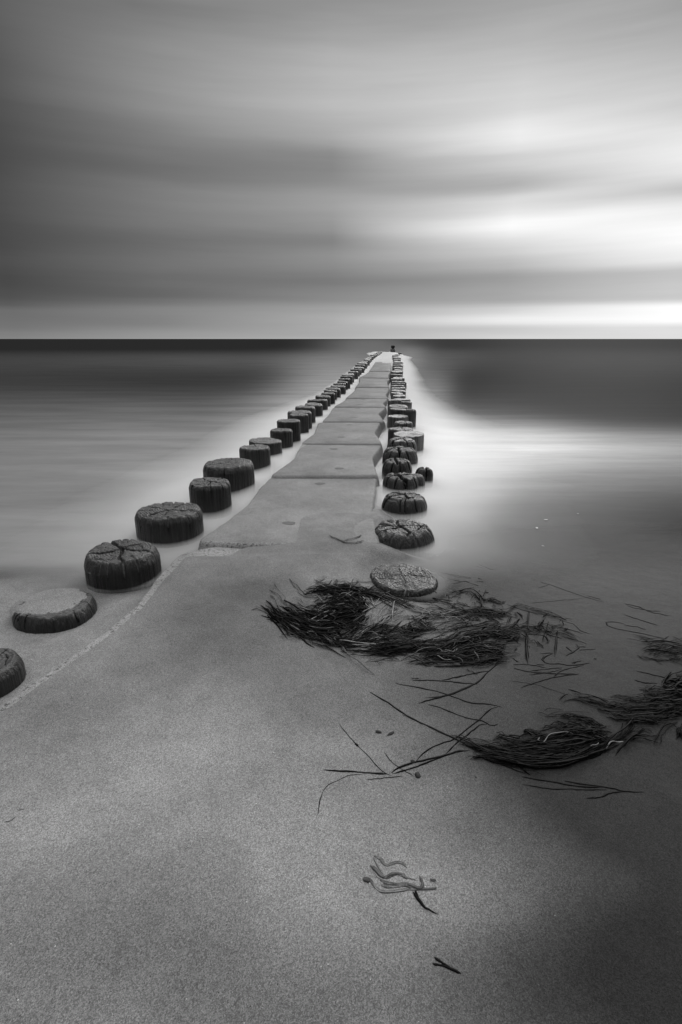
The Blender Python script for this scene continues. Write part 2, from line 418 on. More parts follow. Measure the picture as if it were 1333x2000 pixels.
GL, GR = "wooden posts of the left groyne row", "wooden posts of the right groyne row"
MZ = 0.035   # level at which the swash hides the pile feet
def from_px(cx, wpx, yfar, ybase, bevel=.1, MZ=.035):
    """pile position, radius and height from its outline on the photo: feet on the swash, head edge above"""
    p = gp(cx, ybase, MZ)
    r = wpx / 2 / px_per_m(p.y + .1, .1)
    d = Vector((p.x, p.y, 0)).normalized(); c_ = Vector((p.x, p.y, 0)) + d * r
    dd = c_.length + r * (1 - bevel)
    e = ray(cx, yfar); z = CAMZ + e.z * dd / sqrt(e.x ** 2 + e.y ** 2)
    return c_, r, z

# near left posts, photo outlines: centre, width, front edge of head, foot
left_near = [
 (-18,150,1264,1384, dict(bevel=.20,bevdrop=.30,ncrack=2,cdep=.05,tilt=(.02,.0)), "sand-dusted post head cut by the left picture edge, nearest of the left row", M_WOOD_D),
 (118,170,1147,1246, dict(bevel=.16,bevdrop=.26,ncrack=3,cdep=.05,tilt=(.0,-.03),oval=.92), "low dark post with a sand-covered top, scoured sand round its foot", M_WOOD_D),
 (246,142,1054,1153, dict(bevel=.20,bevdrop=.34,ncrack=5,cwid=.045,cdep=.15,sand=.35), "low chamfered post with a star-shaped crack, behind the sand-topped post", M_WOOD_D),
 (336,128,980,1066, dict(bevel=.13,bevdrop=.20,ncrack=5,cwid=.036,cdep=.12,sand=.2), "wide chamfered dark post beside the rounded corner of the cracked-off slab", M_WOOD_D),
 (414,82,932,1008, dict(bevel=.14,bevdrop=.22,ncrack=5,cwid=.035,cdep=.10), "dark round post with a three-way split top in front of the broadest post", M_WOOD_D),
 (450,98,895,972, dict(bevel=.16,bevdrop=.26,ncrack=3,cwid=.02,cdep=.06), "broadest post of the left row with streaked sides and radial crack", M_WOOD_D),
 (500,58,868,930, dict(bevel=.12,bevdrop=.2,ncrack=3,cwid=.03,cdep=.08), "narrow post with one short crack leaning close to a broad flat one", M_WOOD),
 (521,64,855,908, dict(bevel=.06,bevdrop=.10,ncrack=0,tilt=(-.04,.02)), "broad smooth flat-topped post half behind the narrow cracked post", M_WOOD),
 (551,43,836,888, dict(bevel=.14,bevdrop=.22,ncrack=2,cwid=.03,cdep=.08), "small pale-topped post with dark sides beside the third slab's corner", M_WOOD),
 (566,46,818,878, dict(bevel=.08,bevdrop=.12,ncrack=1,cwid=.03), "smooth round pale-topped post rising behind the small pale-topped one", M_WOOD),
 (585,38,807,860, dict(bevel=.12,bevdrop=.18,ncrack=1,cwid=.03), "slim post with rounded rim just before the pair of broad posts", M_WOOD),
 (587,46,801,850, dict(bevel=.12,bevdrop=.2,ncrack=1,cwid=.03), "rounded broad post partly hidden by the slim post in front", M_WOOD),
]
pl = []      # all placed posts, for the mist and the scours
for i, (cx, wpx, yt, yb, kw, lab, mt) in enumerate(left_near):
    c_, r, z = from_px(cx, wpx, yt, yb, kw.get('bevel', .1), (-.015, -.02, -.005, .01, .02, .03)[min(i, 5)])
    if cx < 200: r *= .93
    kw = dict(kw); tb = kw.get('bevdrop', .1) * r
    pl.append((c_.x, c_.y, r, 'L'))
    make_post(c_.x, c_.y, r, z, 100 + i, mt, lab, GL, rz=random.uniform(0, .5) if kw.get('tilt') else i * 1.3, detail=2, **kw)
    if i < 3: scours.append((c_.x, c_.y, r, (.008, .014, .012)[i]))
# middle and far left posts: left edge, right edge, top row, foot row
left_far = [(578,617,792,838),(596,631,787,822),(600,641,779,812),(617,646,772,803),(628,655,766,797),(633,659,761.5,790),
 (636,666,757,786),(646,675.5,752.5,779),(651,676,748,775),(659,680,744,770),(662,684.5,739,765),(665,689.5,734,758),(668,692,730,753),
 (680,700,725,745),(684.5,703.5,721,741),(692,712,717,733),(694,714,712,729),(698,717.5,708,725),(710,722.5,703,719),(711,725,699.6,715),
 (720,730,696,710),(723,733,693,706),(730,739,690.5,701),(738,747,686.5,695)]
n_left = len(left_near)
prev = None
def far_post(c_, r, z, k, mat, side, num, lab_extra):
    det = 1 if c_.y < 17 else 0
    kw = dict(bevel=random.uniform(.08, .2), bevdrop=random.uniform(.12, .3), ncrack=random.choice((1, 2, 3)), cwid=.05, cdep=random.uniform(.06, .14),
              tilt=(random.uniform(-.08, .08), random.uniform(-.08, .08)), lobes=.07)
    lab = "%s wooden post, %s from the shore in the %s row" % (lab_extra, ordinal(num), side)
    pl.append((c_.x, c_.y, r, side[0].upper()))
    return make_post(c_.x, c_.y, r, z, k, mat, lab, GL if side == 'left' else GR, detail=det, rz=random.uniform(0, 6), **kw)
items = []
for (xl, xr, yt, yb) in left_far:
    cx = (xl + xr) / 2
    p = gp(cx, yb, MZ); r = (xr - xl) / 2 / px_per_m(p.y + .15, .2)
    d = Vector((p.x, p.y, 0)).normalized(); c_ = Vector((p.x, p.y, 0)) + d * r
    e = ray(cx, yt); far = c_.length + r * .8
    z = CAMZ + e.z * far / sqrt(e.x ** 2 + e.y ** 2); items.append((c_, min(r, .19), max(.16, min(z, .36))))
items.sort(key=lambda q: q[0].y)
full = []
for a, b in zip(items, items[1:] + [None]):
    full.append(a)
    if b and b[0].y - a[0].y > 1.1:
        m_ = int((b[0].y - a[0].y) / 0.75)
        for q in range(1, m_):
            full.append((a[0].lerp(b[0], q / m_), lerp(a[1], b[1], .5) * random.uniform(.85, 1.0), min(a[2], b[2]) - random.uniform(.0, .04)))
EX = ["rounded", "slightly leaning", "flat-topped", "dark-sided", "chamfered", "worn"]
for k, (c_, r, z) in enumerate(full):
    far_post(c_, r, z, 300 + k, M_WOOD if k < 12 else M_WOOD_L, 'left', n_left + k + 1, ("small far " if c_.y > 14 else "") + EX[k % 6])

# near right posts
right_near = [
 (788,138,1094,1151, dict(bevel=.10,bevdrop=.14,ncrack=4,cwid=.03,cdep=.05,sand=.55,dome=.03,oval=1.0), "flat post head sunk in the swash, pale sand lines in its cracks", M_WOOD_D),
 (785,126,1015,1071, dict(bevel=.27,bevdrop=.42,ncrack=5,cwid=.048,cdep=.15,sand=.35,dome=.04), "broad low chamfered post with radial cracks, second of the right row", M_WOOD_D),
 (789,87,961,1006, dict(bevel=.28,bevdrop=.44,ncrack=5,cwid=.06,cdep=.24,dome=.10), "chamfered post with many brick-like splits, before the split post pair", M_WOOD_D),
 (782,69,924,962, dict(bevel=.22,bevdrop=.34,ncrack=4,cwid=.08,cdep=.42,dome=.10), "deeply split dark post with a gap through its head, low in the swash", M_WOOD_D),
 (812,40,927,954, dict(bevel=.38,bevdrop=.5,ncrack=1,cwid=.05,cdep=.10,dome=.2,oval=.8), "rounded sliver of a post leaning against the deeply split post", M_WOOD_D),
 (775,60,896,932, dict(bevel=.28,bevdrop=.5,ncrack=4,cwid=.08,cdep=.45,dome=.12,lobes=.12), "rotten dark post with its head split into upright chunks", M_WOOD_D),
 (781,70,874,914, dict(bevel=.26,bevdrop=.46,ncrack=5,cwid=.07,cdep=.34,dome=.14,lobes=.12), "ragged broad post with splintered left rim behind the rotten one", M_WOOD_D),
 (784,58,856,899, dict(bevel=.28,bevdrop=.46,ncrack=5,cwid=.06,cdep=.24,dome=.14), "domed post head cracked like paving, in front of the smooth pale post", M_WOOD_R),
 (798,58,842.5,886, dict(bevel=.05,bevdrop=.09,ncrack=1,cwid=.015,cdep=.03,tilt=(-.06,0)), "smooth broad pale-topped post with streaked grey side, widest on the right", M_WOOD_L),
 (782,48,833.5,876, dict(bevel=.14,bevdrop=.24,ncrack=4,cwid=.05,cdep=.12), "pale cracked post head peeking over the smooth broad one", M_WOOD_R),
 (787,38,822,866, dict(bevel=.2,bevdrop=.34,ncrack=3,cwid=.06,cdep=.16), "small broken-topped post below the tall thin post", M_WOOD_R),
 (777,40,810,850, dict(bevel=.10,bevdrop=.16,ncrack=2,cwid=.04,cdep=.08), "round pale disc-topped post beside the notch of the fourth slab", M_WOOD_L),
]
for i, (cx, wpx, yt, yb, kw, lab, mt) in enumerate(right_near):
    c_, r, z = from_px(cx, wpx, yt, yb, kw.get('bevel', .1))
    kw = dict(kw); tb = kw.get('bevdrop', .1) * r
    pl.append((c_.x, c_.y, r, 'R'))
    if i == 0: z = 0.026; kw['tilt'] = (-.05, .02)
    if i < 2: scours.append((c_.x, c_.y, r, (.045, .03)[i]))
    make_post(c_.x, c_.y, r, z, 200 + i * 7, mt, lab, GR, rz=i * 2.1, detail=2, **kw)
# broken stump, seaward side
c_, r, z = from_px(828, 34, 917, 944)
o = make_post(c_.x, c_.y, r, z + .02, 555, M_WOOD_D, "broken stump with two jagged prongs standing outside the right row", GR,
     detail=2, bevel=.35, bevdrop=.6, ncrack=0, lobes=.3, dome=.1, extra=[([(-1.2, -.25), (0, .1), (1.2, .2)], .22, .62), ([(.1, -1.2), (.2, 0), (.0, 1.2)], .13, .3)])
pl.append((c_.x, c_.y, r, 'R'))
# tall thin post behind
c_, r, z = from_px(801, 21, 801, 846)
make_post(c_.x, c_.y, r, z + .015, 556, M_WOOD_D, "tall thin rounded post on the outer side of the right row", GR, detail=2, bevel=.3, bevdrop=.5, ncrack=1, cwid=.05)
pl.append((c_.x, c_.y, r, 'R'))
right_far = [(759,795,798.6),(757,796,792.6),(757,800,780),(782,804,785),(768,798,776),(766,792,771),(763,787,766),(763,792,761),(763,792,755.5),(762,789,752),
 (765,790,747.5),(763.5,793,743),(763,785,738.6),(766,790,736),(760.5,786,731),(763,785.6,725.5),(769,787,722),(767,787,717),(766,787,711.6),
 (767,787,705.6),(767,783,701.5),(766,783,698),(764,782,692.5),(778,785,689)]
items = []
for (xl, xr, yt) in right_far:
    zt = .25; cx = (xl + xr) / 2
    p = gp(cx, yt, zt); r = (xr - xl) / 2 / px_per_m(p.y, zt); r = min(r, .19)
    c_ = Vector((p.x, p.y - r * .8, 0)); items.append((c_, r, zt + random.uniform(-.012, .012)))
items.sort(key=lambda q: q[0].y)
full = []
for a, b in zip(items, items[1:] + [None]):
    full.append(a)
    if b and b[0].y - a[0].y > 1.1:
        m_ = int((b[0].y - a[0].y) / 0.8)
        for q in range(1, m_):
            full.append((a[0].lerp(b[0], q / m_), lerp(a[1], b[1], .5) * random.uniform(.85, 1.0), min(a[2], b[2]) - random.uniform(.01, .05)))
for k, (c_, r, z) in enumerate(full):
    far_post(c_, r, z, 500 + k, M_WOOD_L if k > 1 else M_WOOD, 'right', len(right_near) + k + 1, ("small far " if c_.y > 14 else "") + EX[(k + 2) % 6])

# far end of the groyne: taller pile with a black cap, closing timber
c_ = gp(765, 684, .05); c_ = Vector((c_.x, 37.0, 0)); c_.x = 37.0 * (765.5 - 666.5) / F * cos(T) * 1.03
endp = bpy.data.objects.new('marker_pile', None); col.objects.link(endp); endp.location = c_
tag(endp, "tallest pile with a black cap at the far end of the groyne", 'pile')
v, f_, cr, sf = post_mesh(.16, .38, 901, detail=1, bevel=.1, bevdrop=.2); o = link_mesh('shaft', v, f_, M_WOOD_L, endp); fattr(o, 'crack', cr); fattr(o, 'sandfill', sf)
v, f_, cr, sf = post_mesh(.125, .60, 902, detail=1, bevel=.2, bevdrop=.3, bottom=.47, ncrack=1)
v = [(a, b, max(q, .44)) for a, b, q in v]
o = link_mesh('cap', v, f_, M_DEBRIS, endp)
v, f_, cr, sf = post_mesh(.09, .46, 903, detail=1, bevel=.2, bevdrop=.3, bottom=.3, ncrack=1)
o = link_mesh('neck', [(a, b, max(q, .34)) for a, b, q in v], f_, M_WOOD, endp); fattr(o, 'crack', cr); fattr(o, 'sandfill', sf)
def log_mesh(L, r, seed, n=20, k=10):
    vv, ff = [], []
    for i in range(n + 1):
        x = L * (i / n - .5)
        rr = r * (1 + .15 * nz(x * 3, seed, 2)) * (.75 if i in (0, n) else 1)
        for j in range(k):
            a = 2 * pi * j / k; q = rr * (1 + .1 * nz(cos(a) * 2, x * 2 + seed, 2))
            vv.append((x, q * cos(a), q * sin(a)))
    for i in range(n):
        for j in range(k): ff.append((i * k + j, i * k + (j + 1) % k, (i + 1) * k + (j + 1) % k, (i + 1) * k + j))
    ff.append(tuple(range(k))); ff.append(tuple(n * k + j for j in reversed(range(k))))
    return vv, ff
v, f_ = log_mesh(.85, .085, 3)
p = gp(759.5, 687.5, .17); o = link_mesh('timber_beam', v, f_, M_WOOD_D, loc=(p.x, p.y, .15))
tag(o, "dark timber lying across the far end of the slab path", 'beam')

# ------------------------------------------------------------------ slabs
def rounded(poly, rad, n=5):
    out = []; N = len(poly)
    for i in range(N):
        p, a, b = poly[i], poly[i - 1], poly[(i + 1) % N]
        da, db = (a - p), (b - p); r = min(rad, da.length * .45, db.length * .45)
        A, B = p + da.normalized() * r, p + db.normalized() * r
        for k in range(n + 1):
            t_ = k / n; out.append((A * (1 - t_) ** 2 + p * 2 * t_ * (1 - t_) + B * t_ * t_))
    # resample
    res = []
    for i in range(len(out)):
        a, b = out[i], out[(i + 1) % len(out)]; m_ = max(1, int((b - a).length / .05))
        for k in range(m_): res.append(a.lerp(b, k / m_))
    return res
def slab_mesh(poly2, ztop, depth=.22, soft=.018, rnd=.05, seed=0, jag=.0025):
    out = rounded([Vector((p[0], p[1])) for p in poly2], rnd); N = len(out)
    area = sum(out[i].x * out[(i + 1) % N].y - out[(i + 1) % N].x * out[i].y for i in range(N))
    if area < 0: out.reverse()
    nrm = []
    for i in range(N):
        tg = (out[(i + 1) % N] - out[i - 1]).normalized(); nrm.append(Vector((-tg.y, tg.x)))
    rings = [(-.03, -depth), (-.012, -soft * 3), (0, -soft), (soft * .3, -soft * .3), (soft, 0)]
    vv, ff = [], []
    for (ins, dz) in rings:
        for i in range(N):
            j = jag * nz(out[i].x, out[i].y, 22, seed) * 2 + jag * nz(out[i].x, out[i].y, 60, seed + 4)
            p = out[i] + nrm[i] * (ins + j); vv.append((p.x, p.y, ztop + dz))
    R = len(rings)
    for r_ in range(R - 1):
        for i in range(N): ff.append((r_ * N + i, r_ * N + (i + 1) % N, (r_ + 1) * N + (i + 1) % N, (r_ + 1) * N + i))
    ff.append(tuple((R - 1) * N + i for i in range(N)))
    return vv, ff
zs = [Z1, .095, .11, .12, .125, .13, .135, .14, .14]
SL = [  # left side far->near, right side near->far, in photo pixels
 [(528,931),(506,953),(485,983),(440,1018),(381,1057),(470,1063),(745,1063),(728,1000),(738,931)],
 [(588,867.5),(573,896),(527,928.5),(740,928.5),(728,893),(747,868.5)],
 [(621,825),(614,845),(587,865.5),(748,866.5),(733,844),(744,825)],
 [(650,796),(643,808),(629,822.5),(753,823.5),(739.5,807),(754,796)],
 [(677,779),(666,786),(652,793.5),(756,794.5),(748,787),(759,779)],
 [(696,757.5),(690,765),(675,777),(760,778),(754.5,771),(761.6,757.5)],
 [(702,738.5),(703,745),(694.5,755),(761,756),(756,747),(761,739.5)],
 [(721,726),(714,731),(701.6,737),(760,738),(758,732),(763,726)],
 [(748,689.5),(736,704),(721,724.6),(763,724.6),(765,704),(766,689.5)]]
HOLES = {0: [(565,1022),(625,945)], 1: [(664,915),(652,877)], 2: [(667,854),(682,830)], 3: [(692,816),(699,798)], 4: [(702,790),(710,780.5)], 5: [(719,773),(724,760)], 6: [(728,750),(730,742)]}
nth = ["nearest clear", "second", "third", "fourth", "fifth", "sixth", "seventh", "short eighth", "long foam-washed last"]
for k, poly in enumerate(SL):
    z = zs[k]; pw = [gp(a, b, z) for a, b in poly]
    v, f_ = slab_mesh(pw, z, seed=k, rnd=.06 if k < 8 else .2, soft=.02)
    x0 = sum(p.x for p in pw) / len(pw); y0 = sum(p.y for p in pw) / len(pw)
    v = [(a - x0, b - y0, c3 - z) for a, b, c3 in v]
    o = link_mesh('concrete_slab', v, f_, M_SLAB, loc=(x0, y0, z)); o.data.materials.append(M_RIM)
    tag(o, "%s waisted concrete slab of the path between the post rows, from the shore" % nth[k], 'slab', 'waisted concrete slabs between the post rows')
    if k == 0:
        nV = len(v) // 5
        for pg in o.data.polygons:
            if len(pg.vertices) == 4 and max(pg.vertices) < nV * 5:
                c0 = pg.center
                if c0.y + y0 < YF + .05 and c0.x + x0 < -.1: pg.material_index = 1
    for (hx, hy) in HOLES.get(k, []):
        hp = gp(hx, hy, z); N = 26; vv = [(0, 0, 0)]; ff = []
        for ring_ in (.35, .7, 1.0):
            for i in range(N):
                a = 2 * pi * i / N; rr = .032 * ring_ * (1 + .35 * nz(cos(a) * 1.5, sin(a) * 1.5, 1, hx))
                vv.append((rr * cos(a) * 1.15, rr * sin(a) * .9, -.001 * (1 if ring_ > .9 else 0)))
        for i in range(N): ff.append((0, 1 + i, 1 + (i + 1) % N))
        for r_ in range(2):
            for i in range(N): ff.append((1 + r_ * N + i, 1 + (r_ + 1) * N + i, 1 + (r_ + 1) * N + (i + 1) % N, 1 + r_ * N + (i + 1) % N))
        h = link_mesh('filled_hollow', vv, ff, M_HOLE, o, loc=(hp.x - x0, hp.y - y0, .0022))
# near slab, sand covered, only its rim shows
left = [Vector((p.x, p.y)) for p in edge_w if p.y > .2]
pw = left + [Vector((-.30, left[-1].y - .01)), Vector((-.2, 2.0)), Vector((-.2, .3))]
v, f_ = slab_mesh(pw, Z0, depth=.2, soft=.007, rnd=.03, seed=20, jag=.004)
o = link_mesh('concrete_slab', v, f_, M_RIM)
tag(o, "huge sand-buried slab in the foreground, only its pale pitted left rim bare", 'slab', 'waisted concrete slabs between the post rows')

# ------------------------------------------------------------------ sand sheet
def axis(dense_a, dense_b, step, far, growth=1.16):
    xs = []; x = dense_a
    while x <= dense_b: xs.append(x); x += step
    d = step; lo = dense_a; hi = xs[-1]; L, H = [], []
    while lo > -far: d *= growth; lo -= d; L.append(lo)
    d = step
    while hi < far: d *= growth; hi += d; H.append(hi)
    return sorted(L) + xs + H
xs = axis(-1.55, 1.5, .0165, 30000, 1.3); ys = axis(.45, 3.3, .0165, 30000, 1.3)
WET_VIGNETTE = [  # photo px, py, size px, amount : damp patches of the beach plus painted vignette darkening
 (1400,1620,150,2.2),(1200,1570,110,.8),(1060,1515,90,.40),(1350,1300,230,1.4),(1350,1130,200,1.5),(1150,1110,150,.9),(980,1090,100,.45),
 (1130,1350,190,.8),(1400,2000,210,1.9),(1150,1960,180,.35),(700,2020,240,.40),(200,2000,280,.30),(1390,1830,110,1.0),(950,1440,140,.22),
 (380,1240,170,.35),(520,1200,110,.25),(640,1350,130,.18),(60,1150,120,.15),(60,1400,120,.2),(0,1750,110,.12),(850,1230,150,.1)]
wet_vignette_w = []
for (a, b, s, m_) in WET_VIGNETTE:
    p = gp(a, b, .04); k = px_per_m(p.y, .04); wet_vignette_w.append((p.x, p.y, 1.5 * s / k, .85 * s / (k * max(.35, (1 - .04) / sqrt((1 - .04) ** 2 + p.y ** 2))), m_))
sv, sf_, wet = [], [], []  # wet: damp amount plus painted vignette darkening
for y in ys:
    for x in xs:
        sv.append((x, y, Zt(x, y)))
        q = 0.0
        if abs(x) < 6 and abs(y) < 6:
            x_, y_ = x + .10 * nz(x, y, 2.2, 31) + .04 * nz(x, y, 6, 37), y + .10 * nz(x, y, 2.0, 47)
            for (a, b, s1, s2, m_) in wet_vignette_w: q += .85 * m_ * exp(-((x_ - a) / s1) ** 2 - ((y_ - b) / s2) ** 2)
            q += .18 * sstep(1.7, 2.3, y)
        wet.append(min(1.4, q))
nx = len(xs)
for j in range(len(ys) - 1):
    for i in range(nx - 1): sf_.append((j * nx + i, j * nx + i + 1, (j + 1) * nx + i + 1, (j + 1) * nx + i))
o = link_mesh('sand', sv, sf_, M_SAND); fattr(o, 'wet', wet); tag(o, kind='structure')  # 'wet' carries damp and painted vignette shade together

# ------------------------------------------------------------------ water sheet
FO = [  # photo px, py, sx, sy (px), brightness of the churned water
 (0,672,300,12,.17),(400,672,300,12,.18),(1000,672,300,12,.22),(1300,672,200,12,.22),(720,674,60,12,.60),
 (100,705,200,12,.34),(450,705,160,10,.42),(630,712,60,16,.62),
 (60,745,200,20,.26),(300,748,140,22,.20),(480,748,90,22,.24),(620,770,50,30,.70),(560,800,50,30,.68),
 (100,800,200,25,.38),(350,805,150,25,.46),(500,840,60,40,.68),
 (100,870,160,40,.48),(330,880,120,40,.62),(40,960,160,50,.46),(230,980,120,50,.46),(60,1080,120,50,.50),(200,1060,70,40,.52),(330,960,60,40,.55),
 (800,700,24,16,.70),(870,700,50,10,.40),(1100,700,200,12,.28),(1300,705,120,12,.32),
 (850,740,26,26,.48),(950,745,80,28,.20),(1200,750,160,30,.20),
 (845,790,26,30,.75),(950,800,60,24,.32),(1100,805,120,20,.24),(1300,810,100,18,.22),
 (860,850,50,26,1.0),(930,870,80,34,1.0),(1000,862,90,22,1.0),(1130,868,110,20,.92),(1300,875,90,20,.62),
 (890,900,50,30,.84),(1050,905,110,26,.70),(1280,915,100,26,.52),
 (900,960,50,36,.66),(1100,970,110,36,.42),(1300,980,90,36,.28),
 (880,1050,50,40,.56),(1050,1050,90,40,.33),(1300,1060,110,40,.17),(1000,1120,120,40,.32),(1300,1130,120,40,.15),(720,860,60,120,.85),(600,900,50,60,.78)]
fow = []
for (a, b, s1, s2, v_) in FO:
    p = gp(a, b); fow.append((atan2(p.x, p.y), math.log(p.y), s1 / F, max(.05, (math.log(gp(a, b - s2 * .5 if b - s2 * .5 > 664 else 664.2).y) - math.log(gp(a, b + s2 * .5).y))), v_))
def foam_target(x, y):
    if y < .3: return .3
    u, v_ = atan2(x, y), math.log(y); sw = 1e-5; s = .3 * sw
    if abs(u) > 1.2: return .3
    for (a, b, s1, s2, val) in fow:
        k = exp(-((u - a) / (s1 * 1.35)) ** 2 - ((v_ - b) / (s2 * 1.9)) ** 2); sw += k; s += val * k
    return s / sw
angs = []; a = -pi
while a < pi - 1e-6:
    angs.append(a); a += .006 if abs(a) < .75 else .06
ds = [1.0 * 1.028 ** k for k in range(0, 370)]
wv, wf, fo_, op_ = [], [], [], []
LF = 0.66     # light on the water for a white body
for d in ds:
    for a in angs:
        x, y = d * sin(a), d * cos(a)
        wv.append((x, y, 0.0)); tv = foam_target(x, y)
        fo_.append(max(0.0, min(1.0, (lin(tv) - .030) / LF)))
        op_.append(max(0.0, min(1.0, sstep(.0, .05, -Zt(x, y)))) if d < 12 else 1.0)
na = len(angs)
for j in range(len(ds) - 1):
    for i in range(na): wf.append((j * na + i, j * na + (i + 1) % na, (j + 1) * na + (i + 1) % na, (j + 1) * na + i))
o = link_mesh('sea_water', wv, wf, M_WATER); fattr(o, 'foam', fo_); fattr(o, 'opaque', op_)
tag(o, kind='structure')

# ------------------------------------------------------------------ spray mist lying on the water round the piles
rowL = sorted([(p[1], p[0]) for p in pl if p[3] == 'L']); rowR = sorted([(p[1], p[0]) for p in pl if p[3] == 'R'])
def row_x(row, y):
    if y <= row[0][0]: return row[0][1]
    for i in range(len(row) - 1):
        if y <= row[i + 1][0]: return lerp(row[i][1], row[i + 1][1], (y - row[i][0]) / max(1e-6, row[i + 1][0] - row[i][0]))
    return row[-1][1]
my = []; y = 1.8
while y < 44: my.append(y); y *= 1.02
mu = [i * .05 for i in range(-52, 62)]
mv, mf = [], []
def mist_t(x, y):
    xl, xr = row_x(rowL, y), row_x(rowR, y)
    mid_ = (xl + xr) / 2
    t1 = exp(-max(0, xl - x - .12) / lerp(lerp(.30, .28, sstep(2.4, 4.2, y)), .11, sstep(6, 12, y))) * exp(-max(0, x - xr - .15) / lerp(.34, .15, sstep(5, 11, y))) * sstep(1.9, .8, xl - x) * sstep(2.35, 1.2, x - xr)
    h = lerp(lerp(.035, .055, sstep(2.3, 4.0, y)), .10, sstep(4.2, 6.0, y)) * lerp(1, 1.7, sstep(15, 24, y))
    if x < mid_: h = max(h, lerp(.035, .10, sstep(2.6, 3.8, y)) * lerp(1, 1.7, sstep(15, 24, y)))
    inner = sstep(xl + .20, xl + .28, x) * (sstep(xr - .12, xr - .20, x) if y > 3.7 else sstep(xr - lerp(.35, .12, sstep(3.0, 3.7, y)), xr - lerp(.75, .20, sstep(3.0, 3.7, y)), x))
    h *= 1 - inner * lerp(.92, 0, sstep(15, 23, y))
    if x < xl + .3: h *= sstep(1.7, 2.9, y)
    h *= 1 + (.25 * nz(x, y, 2.0, 3) + .12 * nz(x, y, 6, 1)) * sstep(.12, .4, t1)
    return max(0.0, -.0028 + h * t1 * (sstep(1.8, 2.3, y) if x < mid_ else sstep(2.0, 2.5, y)) * sstep(44, 38, y))
mm = len(mu)
for y in my:
    xl, xr = row_x(rowL, y), row_x(rowR, y); mid = (xl + xr) / 2; wd = (xr - xl) / 2
    for u in mu:
        x = mid + (u * wd / .65 if abs(u) < .65 else (wd + (abs(u) - .65)) * (1 if u > 0 else -1))
        tm = mist_t(x, y); mv.append((x, y, .003 + (tm if tm > .0006 else 0.0)))
top = len(mv)
mv += [(x, y_, .003) for (x, y_, z_) in mv]
for j in range(len(my) - 1):
    for i in range(mm - 1):
        a, b, c4, d = j * mm + i, j * mm + i + 1, (j + 1) * mm + i + 1, (j + 1) * mm + i
        for tri in ((a, b, c4), (a, c4, d)):
            if max(mv[q][2] for q in tri) > .0034:
                mf.append(tri); mf.append(tuple(top + q for q in reversed(tri)))
o = link_mesh('sea_mist', mv, mf, M_MIST, smooth=False)
bm = bmesh.new(); bm.from_mesh(o.data); bmesh.ops.remove_doubles(bm, verts=bm.verts, dist=1e-5); bm.to_mesh(o.data); bm.free()
tag(o, "pale low mist of blurred waves round the feet of the groyne posts", 'mist', kind='stuff')

# ------------------------------------------------------------------ seaweed
def blade(V, Fc, pts, wd, th, taper0=.35, taper1=.25):
    """flattened four-sided blade along pts"""
    n = len(pts); b = len(V)
    for i, p in enumerate(pts):
        tg = (pts[min(i + 1, n - 1)] - pts[max(i - 1, 0)]); tg.z = 0
        tg = tg.normalized() if tg.length > 1e-6 else Vector((1, 0, 0)); sd_ = Vector((-tg.y, tg.x, 0))
        q = i / (n - 1); k = min(1, taper0 + q * 6) * min(1, taper1 + (1 - q) * 6) * (.95 + .7 * nz(p.x, p.y, 55, b * .013))
        V += [p + sd_ * wd * k, p + Vector((0, 0, th * k)), p - sd_ * wd * k, p - Vector((0, 0, th * .6))]
    for i in range(n - 1):
        for j in range(4): Fc.append((b + i * 4 + j, b + i * 4 + (j + 1) % 4, b + (i + 1) * 4 + (j + 1) % 4, b + (i + 1) * 4 + j))
    Fc.append((b, b + 1, b + 2, b + 3)); e = b + (n - 1) * 4; Fc.append((e + 3, e + 2, e + 1, e))
def spl(poly, n):
    """evenly resampled Catmull-Rom through photo points"""
    P = [Vector((a, b)) for a, b in poly]; P = [P[0] * 2 - P[1]] + P + [P[-1] * 2 - P[-2]]; out = []
    for i in range(1, len(P) - 2):
        for k in range(12):
            t_ = k / 12; a, b, c5, d = P[i - 1], P[i], P[i + 1], P[i + 2]
            out.append(.5 * ((2 * b) + (c5 - a) * t_ + (2 * a - 5 * b + 4 * c5 - d) * t_ * t_ + (3 * b - a - 3 * c5 + d) * t_ ** 3))
    out.append(P[-2]); L = [0]
    for a, b in zip(out, out[1:]): L.append(L[-1] + (b - a).length)
    res = []; j = 0
    for k in range(n):
        s = L[-1] * k / (n - 1)
        while j < len(L) - 2 and L[j + 1] < s: j += 1
        t_ = (s - L[j]) / max(1e-6, L[j + 1] - L[j]); res.append(out[j].lerp(out[j + 1], min(1, t_)))
    return res
def dens(poly):
    return .62 if 760 < poly[0][0] < 900 and poly[0][1] < 1330 else .75 if poly[0][0] < 760 else .8
